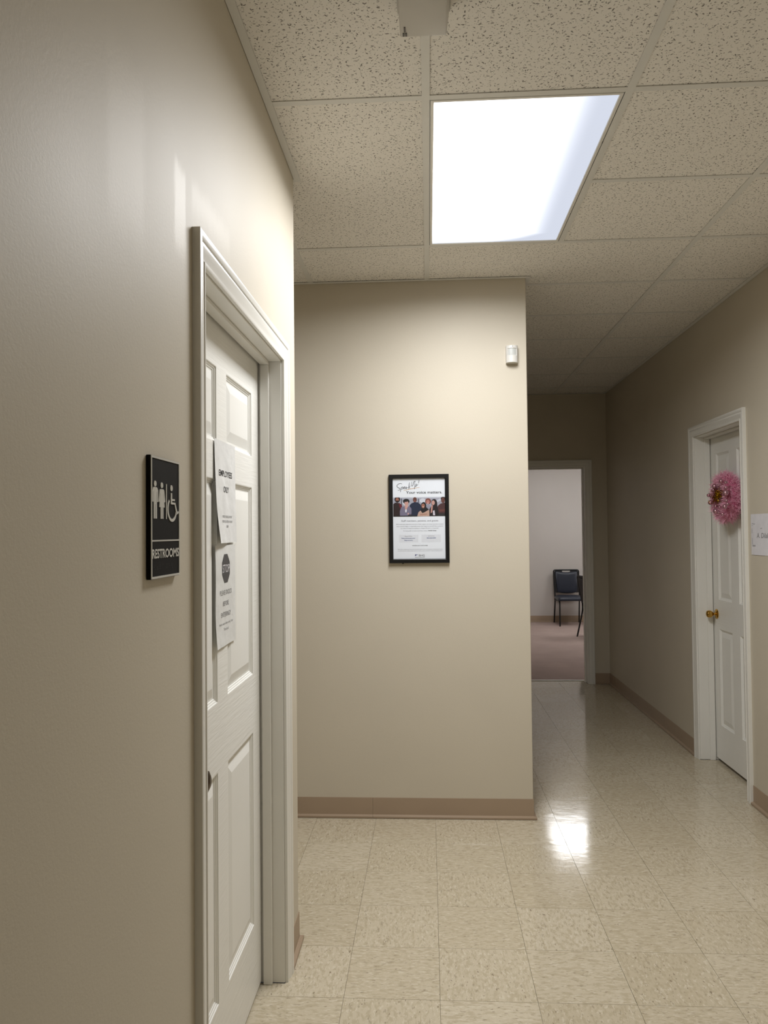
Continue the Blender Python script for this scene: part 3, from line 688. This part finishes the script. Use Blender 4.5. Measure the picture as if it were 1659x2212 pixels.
script = [[(458, 425), (430, 412), (385, 425), (356, 460), (372, 490), (408, 508), (415, 530), (395, 548), (372, 540)],
 [(440, 490), (432, 540), (425, 588)], [(438, 510), (458, 482), (474, 492), (466, 520), (440, 530)], [(484, 512), (512, 494), (508, 478), (488, 496), (494, 522), (520, 510)],
 [(556, 488), (534, 486), (526, 508), (540, 520), (556, 490), (560, 512)], [(604, 392), (594, 450), (582, 526)], [(620, 462), (596, 486), (590, 490), (606, 508), (612, 514)],
 [(652, 380), (642, 440), (652, 468), (672, 450), (688, 390), (716, 372), (708, 400), (700, 450)], [(712, 446), (706, 490), (700, 532)], [(710, 456), (732, 432), (752, 436), (742, 462), (714, 474), (764, 448)],
 [(798, 345), (788, 380), (782, 415)], [(778, 436), (782, 442)]]
strokes('handwritten_title', script, 4.6, lambda a, b: (PX(a), YP-.0006, PZ(b)), M['ink'], po)
strokes('underline', [[(485, 552), (560, 538), (640, 520), (720, 506), (802, 496)]], 4.5, lambda a, b: (PX(a), YP-.0005, PZ(b)), M['ink_orange'], po)
child(box('glazing', FX0+.014, FX1-.014, YF-.0118, YF-.0105, FZ0+.014, FZ1-.014, M['glass']), po)
child(box('retainer_clip', PX(445), PX(475), YF-.012, YF-.006, FZ0-.004, FZ0+.001, M['black_frame']), po)

# ------------------------------------------------------------------ restroom sign
SY0, SY1, SZ0, SZ1 = 1.3045, 1.4575, 1.3945, 1.6105
TH = .0085
sg = empty('restroom_sign', (XL, (SY0+SY1)/2, SZ0)); tag(sg, 'black and white restrooms sign with pictograms on the left wall', 'sign')
def SS(s):                       # fraction across the sign as seen -> true fraction
    return ((1/((1-s)/SY0+s/SY1))-SY0)/(SY1-SY0)
SM = lambda e: (lambda s, t: (XL+TH+e, SY0+s*(SY1-SY0), SZ1-t*(SZ1-SZ0)))
child(box('plaque', XL+.0005, XL+TH, SY0, SY1, SZ0, SZ1, M['sign_black'], bevel=.001), sg)
def raised(name, pts, h, mat, parent=sg):
    n = len(pts); a, b = SM(-.0006), SM(h)
    v = [a(SS(s), t) for s, t in pts]+[b(SS(s), t) for s, t in pts]
    f = [tuple(range(n, 2*n))]+[(i, (i+1) % n, n+(i+1) % n, n+i) for i in range(n)]
    o = mesh(name, v, f, mat); child(o, parent); return o
o = sweep('border', [(SY0, SZ0), (SY1, SZ0), (SY1, SZ1), (SY0, SZ1)], [(-.0045, -.0008), (-.0045, .0012), (-.0008, .0012), (-.0008, -.0008)], lambda a, b, c: (XL+TH+c, a, b), M['sign_white'], closed=True, side=-1, smooth=False); child(o, sg)
raised('divider', R_(.03, .97, .684, .696), .0012, M['sign_white'])
def pict(name, polys):
    bmv, bmf = [], []
    for pts in polys:
        n = len(pts); b0 = len(bmv); a, b = SM(-.0006), SM(.0012)
        bmv += [a(SS(s), t) for s, t in pts]+[b(SS(s), t) for s, t in pts]
        bmf += [tuple(range(b0+n, b0+2*n))]+[(b0+i, b0+(i+1) % n, b0+n+(i+1) % n, b0+n+i) for i in range(n)]
    o = mesh(name, bmv, bmf, M['sign_white']); child(o, sg)
mx = .145
pict('man_pictogram', [ell(mx, .227, .044, .024), [(mx-.075, .262), (mx-.05, .255), (mx+.05, .255), (mx+.075, .262), (mx+.1, .28), (mx+.1, .375), (mx+.068, .375), (mx+.066, .29), (mx+.056, .29), (mx+.056, .51), (mx+.008, .51), (mx+.006, .395), (mx-.006, .395), (mx-.008, .51), (mx-.056, .51), (mx-.056, .29), (mx-.066, .29), (mx-.068, .375), (mx-.1, .375), (mx-.1, .28)]])
wx = .378
pict('woman_pictogram', [ell(wx, .232, .044, .024), [(wx-.055, .264), (wx+.055, .264), (wx+.08, .275), (wx+.115, .365), (wx+.085, .375), (wx+.06, .30), (wx+.055, .302), (wx+.095, .415), (wx+.05, .415), (wx+.05, .51), (wx+.008, .51), (wx+.006, .415), (wx-.006, .415), (wx-.008, .51), (wx-.05, .51), (wx-.05, .415), (wx-.095, .415), (wx-.055, .302), (wx-.06, .30), (wx-.085, .375), (wx-.115, .365), (wx-.08, .275)]])
raised('bar', R_(.525, .55, .215, .51), .0012, M['sign_white'])
wc = lambda cx, cy, ro, ri, a0, a1: [(cx+ro*.165/.165*math.cos(math.radians(a0+(a1-a0)*i/20))*1.0, cy+ro*.66*math.sin(math.radians(a0+(a1-a0)*i/20))) for i in range(21)]+[(cx+ri*math.cos(math.radians(a1+(a0-a1)*i/20)), cy+ri*.66*math.sin(math.radians(a1+(a0-a1)*i/20))) for i in range(21)]
pict('wheelchair_pictogram', [ell(.715, .243, .04, .026), [(.69, .285), (.735, .285), (.735, .335), (.83, .335), (.83, .351), (.735, .351), (.735, .365), (.845, .365), (.915, .445), (.96, .437), (.965, .452), (.885, .468), (.825, .382), (.69, .382)], wc(.735, .423, .165, .128, 15, 228)])
def cond(s, s0, s1, base, cap, h, mat, bold):
    vs, fs = text2d(s, bold); q = SM(h)
    o = mesh('lettering', [q(SS(s0+x*(s1-s0)), base-y*cap) for x, y in vs], fs, mat, None, recalc=False); child(o, sg)
cond('RESTROOMS', .035, .965, .830, .074, .0012, M['sign_white'], .03)
bd, bf = [], []
rb = random.Random(3)
for row, (t0, s0, s1) in enumerate(((.888, .12, .82), (.905, .12, .82), (.922, .12, .82))):
    k = 0
    while s0+k*.034 < s1:
        if rb.random() < .6 and (k % 3) < 2:
            c = Vector(SM(0)(SS(s0+k*.034), t0)); b0 = len(bd)
            for i in range(6): bd.append((c.x, c.y+.0009*math.cos(i*math.pi/3), c.z+.0009*math.sin(i*math.pi/3)))
            bd.append((c.x+.0007, c.y, c.z)); bf += [(b0+i, b0+(i+1) % 6, b0+6) for i in range(6)]
        k += 1
o = mesh('braille', bd, bf, M['braille']); child(o, sg)

# ------------------------------------------------------------------ paper notices on the left door
def sheet(name, label, y0, y1, z0, z1, x_of, mat, sleeve=None):
    root = empty(name, (x_of(.5, .5), (y0+y1)/2, z0)); tag(root, label, 'notice')
    def mp(e): return lambda u, v: (x_of(u, v)+e, y0+u*(y1-y0), z1-v*(z1-z0))
    NU, NV = 14, 20; V_ = []; F_ = []
    for e in (0, -.0004):
        for j in range(NV+1):
            for i in range(NU+1): V_.append(mp(e)(i/NU, j/NV))
    N = (NU+1)*(NV+1)
    for j in range(NV):
        for i in range(NU):
            a = j*(NU+1)+i; F_.append((a, a+1, a+NU+2, a+NU+1)); F_.append((N+a, N+a+1, N+a+NU+2, N+a+NU+1))
    for i in range(NU): F_.append((i, i+1, N+i+1, N+i)); a = NV*(NU+1)+i; F_.append((a, a+1, N+a+1, N+a))
    for j in range(NV): a = j*(NU+1); F_.append((a, a+NU+1, N+a+NU+1, N+a)); a += NU; F_.append((a, a+NU+1, N+a+NU+1, N+a))
    child(mesh('sheet', V_, F_, mat, smooth=True), root)
    return root, mp
XD = XL+LF
wave = lambda u, v: .0012*math.sin(u*9+v*4)*math.sin(v*7+1)+.0008*math.sin(u*17-v*11)
x1f = lambda u, v: XD+.0035+.017*(1-u)**2*v**2.5+.0012*(1-u)*math.sin(v*3.1)+.0035*u**3*v**3+wave(u, v)*(.3+.7*v)
n1, m1 = sheet('paper_notice', 'white Employees Only paper taped to the left door above another notice', 1.998, 2.214, 1.447, 1.724, x1f, M['paper'])
def nt_(root, mp, s, u0, u1, v, cap, mat, bold=0):
    vs, fs = text2d(s, bold); q = mp(.0006)
    o = mesh('lettering', [q(u0+x*(u1-u0), v-y*cap) for x, y in vs], fs, M[mat], None, recalc=False); child(o, root)
nt_(n1, m1, 'EMPLOYEES', .17, .83, .345, .062, 'ink', .006); nt_(n1, m1, 'ONLY', .36, .65, .50, .062, 'ink', .006)
nt_(n1, m1, 'PATIENTS, PLEASE USE PATIENT', .25, .80, .752, .024, 'ink_dark'); nt_(n1, m1, 'RESTROOM LOCATED IN THE FRONT', .23, .82, .80, .024, 'ink_dark'); nt_(n1, m1, 'LOBBY', .47, .575, .848, .024, 'ink_dark')
x2f = lambda u, v: XD+.0026+.006*(1-u)**2*v**3+.0012*math.sin(v*6)*(1-u)+.4*wave(u, v)*v
n2, m2 = sheet('paper_notice', 'white Stop Please Knock paper in a clear sleeve on the left door', 2.004, 2.212, 1.167, 1.441, x2f, M['paper'])
octo = [(.5+.215*math.cos(math.radians(22.5+45*i)), .235+.155*math.sin(math.radians(22.5+45*i))) for i in range(8)]
OR, OA = 6, 24
ov = [m2(.0004)(.5, .235)]
for i in range(1, OR+1):
    for j in range(OA):
        p, q_, f_ = Vector(octo[j*8//OA]), Vector(octo[(j*8//OA+1) % 8]), (j % (OA//8))/(OA//8); e = p.lerp(q_, f_); c = Vector((.5, .235)); e = c.lerp(e, i/OR); ov.append(m2(.0004)(e.x, e.y))
of = [(0, 1+j, 1+(j+1) % OA) for j in range(OA)]+[(1+i*OA+j, 1+i*OA+(j+1) % OA, 1+(i+1)*OA+(j+1) % OA, 1+(i+1)*OA+j) for i in range(OR-1) for j in range(OA)]
o = mesh('stop_octagon', ov, of, M['ink_dark'], None, recalc=False); child(o, n2)
q = m2(.0008); vs, fs = text2d('STOP', 0); o = mesh('lettering', [q(.325+x*.35, .275-y*.085) for x, y in vs], fs, M['paper_flat'], None, recalc=False); child(o, n2)
for s, u0, u1, v, cap, mt in (('PLEASE KNOCK', .2, .8, .495, .05, 'ink_soft'), ('BEFORE', .35, .65, .605, .05, 'ink_soft'), ('ENTERING!!', .25, .74, .713, .05, 'ink_soft'), ('Wait for a response before entering. Thanks', .15, .86, .79, .024, 'ink_soft'), ('Thank you!', .37, .63, .85, .03, 'ink_soft')):
    nt_(n2, m2, s, u0, u1, v, cap, mt)
V_, F_ = [], []
for j in range(13):
    for i in range(9):
        u, v = -.05+1.09*i/8, -.012+1.03*j/12; V_.append((x2f(min(max(u, 0), 1), min(max(v, 0), 1))+.0014, 2.004+u*.208, 1.441-v*.274))
for j in range(12):
    for i in range(8): a = j*9+i; F_.append((a, a+1, a+10, a+9))
child(mesh('sheet_protector', V_, F_, M['sleeve'], smooth='all'), n2)

# ------------------------------------------------------------------ paper on the right wall
x3f = lambda u, v: XR-.0016-.0012*math.sin(u*5)*v
n3, m3 = sheet('paper_notice', 'white handwritten name paper on the right wall beside the wreath door', 4.222, 3.943, 1.331, 1.546, x3f, M['paper_flat'])
def nt3(s, u0, u1, v, cap, mat, shear=0):
    vs, fs = text2d(s, 0, shear); q = m3(-.0010)
    o = mesh('lettering', [q(u0+x*(u1-u0), v-y*cap) for x, y in vs], fs, M[mat], None, recalc=False); child(o, n3)
nt3('A. Dilal', .26, .74, .58, .125, 'ink_soft', .15)
for _p in [[(.05, .24), (.10, .23), (.14, .25), (.19, .235)], [(.05, .28), (.08, .27)], [(.05, .35), (.055, .47)], [(.055, .58), (.055, .74)], [(.06, .765), (.2, .765)], [(.06, .785), (.2, .785)],
 [(.42, .355), (.5, .345)], [(.74, .25), (.9, .24)], [(.78, .80), (.84, .78)], [(.9, .3), (.92, .6)]]:
    strokes('pen_mark', [_p], .0055, lambda u, v: m3(-.0010)(u, v), M['ink_soft'], n3, .2)

# ------------------------------------------------------------------ wreath on the right door
XW = XR-LR
WC = Vector((XW-.065, 4.66, 1.655))
wr = empty('wreath', (XW, WC.y, WC.z-.15)); tag(wr, 'pink tinsel wreath with pearly baubles and gold bow on the right door', 'wreath')
rw = random.Random(11)
V_, F_ = [], []; RM, rm = .102, .050
for i in range(40):
    a = 2*math.pi*i/40
    for j in range(12):
        b = 2*math.pi*j/12; rr = RM+rm*.75*math.cos(b)
        V_.append((WC.x+rm*.75*math.sin(b), WC.y+rr*math.cos(a), WC.z+rr*math.sin(a)))
for i in range(40):
    for j in range(12): F_.append((i*12+j, i*12+(j+1) % 12, ((i+1) % 40)*12+(j+1) % 12, ((i+1) % 40)*12+j))
child(mesh('wreath_ring', V_, F_, M['tinsel_core'], smooth=True), wr)
V_, F_ = [], []
for k in range(11000):
    a = rw.uniform(0, 2*math.pi); b = rw.uniform(0, 2*math.pi); rr = RM+rm*.7*math.cos(b)
    p = Vector((WC.x+rm*.7*math.sin(b), WC.y+rr*math.cos(a), WC.z+rr*math.sin(a)))
    n = Vector((math.sin(b), math.cos(b)*math.cos(a), math.cos(b)*math.sin(a)))
    d = (n+Vector((rw.gauss(0, .8), rw.gauss(0, .8), rw.gauss(0, .8)))).normalized(); L = rw.uniform(.014, .036)
    if (p+d*L).x > XW-.002: continue
    t = d.cross(Vector((rw.gauss(0, 1), rw.gauss(0, 1), rw.gauss(0, 1)))).normalized()*.00075; e = Vector((rw.gauss(0, .005), rw.gauss(0, .005), rw.gauss(0, .005)))
    b0 = len(V_); V_ += [p+t, p-t, p+d*L*.55-t*1.1+e, p+d*L*.55+t*1.1+e, p+d*L*.9+t*.6+e*2.2]; F_ += [(b0, b0+1, b0+2, b0+3), (b0+3, b0+2, b0+4)]
ti = mesh('tinsel', V_, F_, M['tinsel'], recalc=False); ti['kind'] = 'stuff'; child(ti, wr)
balls = [(4.68, 1.722, .0149), (4.509, 1.675, .0169), (4.751, 1.628, .0149), (4.668, 1.575, .0169), (4.525, 1.597, .0139), (4.576, 1.746, .0125), (4.505, 1.734, .0095), (4.78, 1.673, .0109), (4.505, 1.704, .0095), (4.502, 1.63, .0095), (4.487, 1.61, .0095), (4.667, 1.603, .0099), (4.606, 1.596, .0095), (4.565, 1.555, .0095), (4.618, 1.726, .0085), (4.70, 1.70, .011), (4.62, 1.565, .01)]
bme = None
for (y, z, r) in balls:
    if bme is None:
        bm = bmesh.new(); bmesh.ops.create_uvsphere(bm, u_segments=16, v_segments=10, radius=1)
        ob = finish('bauble', bm, M['pearl'], smooth='all'); bme = ob.data
    else: ob = link(bpy.data.objects.new('bauble', bme))
    ob.location = (1.694, y, z); ob.scale = (r, r, r); ob.parent = wr; ob.matrix_parent_inverse = Matrix.Translation(wr.location).inverted()
V_, F_ = [], []
gc = Vector((1.698, 4.63, 1.664))
for k in range(700):
    p = gc+Vector((rw.gauss(0, .012), rw.gauss(0, .038), rw.gauss(0, .017))); p.z -= (p.y-gc.y)*.12
    d = Vector((rw.gauss(0, .6), rw.gauss(0, 1), rw.gauss(0, .7))).normalized(); L = rw.uniform(.010, .028); t = d.cross(Vector((rw.gauss(0, 1), rw.gauss(0, 1), rw.gauss(0, 1)))).normalized()*.0013
    b0 = len(V_); V_ += [p-d*L*.5+t, p-d*L*.5-t, p+d*L*.5-t, p+d*L*.5+t]; F_.append((b0, b0+1, b0+2, b0+3))
gb = mesh('gold_bow', V_, F_, M['foil'], recalc=False); gb['label'] = 'gold foil bow'; gb['kind'] = 'stuff'; child(gb, wr)

# ------------------------------------------------------------------ black stacking chairs in the far room
def make_chair(label):
    root = empty('stacking_chair'); tag(root, label, 'chair', None, 'black stacking chairs in the far room')
    W = .195; r = .011
    # back frame: inverted U with the uprights running down to the rear feet
    up_ = [(-W, .30, .0), (-W+.006, .215, .34), (-W+.004, .205, .44), (-W, .275, .80)]
    top = [(-W+.0, .275, .80), (-W+.0, .285, .862), (W, .285, .862), (W, .275, .80)]
    for s in (-1, 1): tube('rear_leg', fillet([(p[0]*s, p[1], p[2]) for p in up_], .06), r, M['chair_metal'], root)
    tube('back_frame', fillet(top, .075, 8), r, M['chair_metal'], root)
    for s in (-1, 1): tube('front_leg', fillet([(-s*(W-.002), -.235, 0), (-s*(W-.010), -.20, .40), (-s*(W-.010), .21, .375)], .07, 8), r, M['chair_metal'], root)
    for y in (-.12, .15): tube('seat_rail', [(-W+.01, y, .397), (W-.01, y, .397)], .009, M['chair_metal'], root)
    # padded seat
    v, f, rings = [], [], [(.0, .405), (-.004, .412), (0, .440), (.012, .455), (.04, .464)]
    out = fillet([(0, -.235, 0), (W+.012, -.235, 0), (W+.004, .21, 0), (-W-.004, .21, 0), (-W-.012, -.235, 0), (0, -.2351, 0)], .045, 5)[:-1]
    for ins, z in rings:
        for p in out: k = 1-ins/.2; v.append((p.x*k, -.01+(p.y+.01)*k, z))
    n = len(out)
    for i in range(len(rings)-1):
        for j in range(n): f.append((i*n+j, i*n+(j+1) % n, (i+1)*n+(j+1) % n, (i+1)*n+j))
    f += [tuple(range(n)), tuple(range((len(rings)-1)*n, len(rings)*n))]
    mesh('seat_pad', v, f, M['vinyl'], root, smooth=True)
    # padded back with scalloped top and bottom edges
    N = 12; edge = []
    hwid = lambda z: .155+.018*(z-.5)/.34
    for i in range(N+1): s = -1+2*i/N; edge.append((s*hwid(.842), .842-.022*(math.cos(s*math.pi)*.5+.5)-.008*abs(s)**8))
    for i in range(N+1): s = 1-2*i/N; edge.append((s*hwid(.50), .50-.012*(math.cos(s*math.pi)*.5+.5)+.006*abs(s)**8))
    def yb(z): return .205+(z-.44)*.195
    cx, cz = 0, .67
    def padpart(name, rng, mat):
        v, f = [], []; n = len(edge)
        for ins, d in rng:
            for (x, z) in edge: k = 1-ins; zz = cz+(z-cz)*k; v.append((x*k, yb(zz)+d, zz))
        for i in range(len(rng)-1):
            for j in range(n): f.append((i*n+j, i*n+(j+1) % n, (i+1)*n+(j+1) % n, (i+1)*n+j))
        f += [tuple(range(n)), tuple(range((len(rng)-1)*n, len(rng)*n))]
        mesh(name, v, f, mat, root, smooth=True)
    padpart('back_pad', [(0, -.002), (0, -.010), (.03, -.020), (.10, -.026), (.3, -.029)], M['vinyl'])
    for sd in (-1, 1):               # shell that closes the gap between pad and frame, open at the middle as a hand hole
        outer = [(.192, .50), (.193, .60), (.194, .70), (.195, .79), (.188, .835), (.168, .853), (.13, .860), (.062, .862)]
        inner = [(.145, .495), (.15, .60), (.155, .70), (.158, .79), (.155, .815), (.145, .822), (.115, .826), (.062, .822)]
        v, f, n = [], [], len(outer)
        for d in (.006, -.004):
            for (x, z) in outer: v.append((x*sd, yb(z)+d, z))
            for (x, z) in inner: v.append((x*sd, yb(z)+d, z))
        for k in range(n-1):
            f += [(k, k+1, n+k+1, n+k), (2*n+k, 2*n+k+1, 3*n+k+1, 3*n+k), (k, k+1, 2*n+k+1, 2*n+k), (n+k, n+k+1, 3*n+k+1, 3*n+k)]
        f += [(0, n, 3*n, 2*n), (n-1, 2*n-1, 4*n-1, 3*n-1)]
        mesh('back_shell', v, f, M['vinyl_back'], root)
    padpart('back_cover', [(-.02, .014), (-.03, .008), (-.02, -.003), (.02, -.003)], M['vinyl_back'])
    for s in (-1, 1): tube('back_bracket', [(s*(W-.004), yb(.60), .60), (s*.14, yb(.60), .60)], .006, M['chair_metal'], root, 6)
    return root
c1 = make_chair('black padded stacking chair facing the doorway against the far wall'); c1.location = (2.172, 12.165, .004); c1.scale = (1, 1, .965)
def copy_tree(o, parent=None):
    c = o.copy(); COL.objects.link(c); c.parent = parent
    for ch in o.children: copy_tree(ch, c)
    return c
bpy.context.view_layer.update()
c2 = copy_tree(c1); c2['label'] = 'black padded stacking chair seen from behind, half hidden by the door frame'
c2.location = (2.375, 10.74, .004); c2.rotation_euler = (0, 0, math.radians(112))
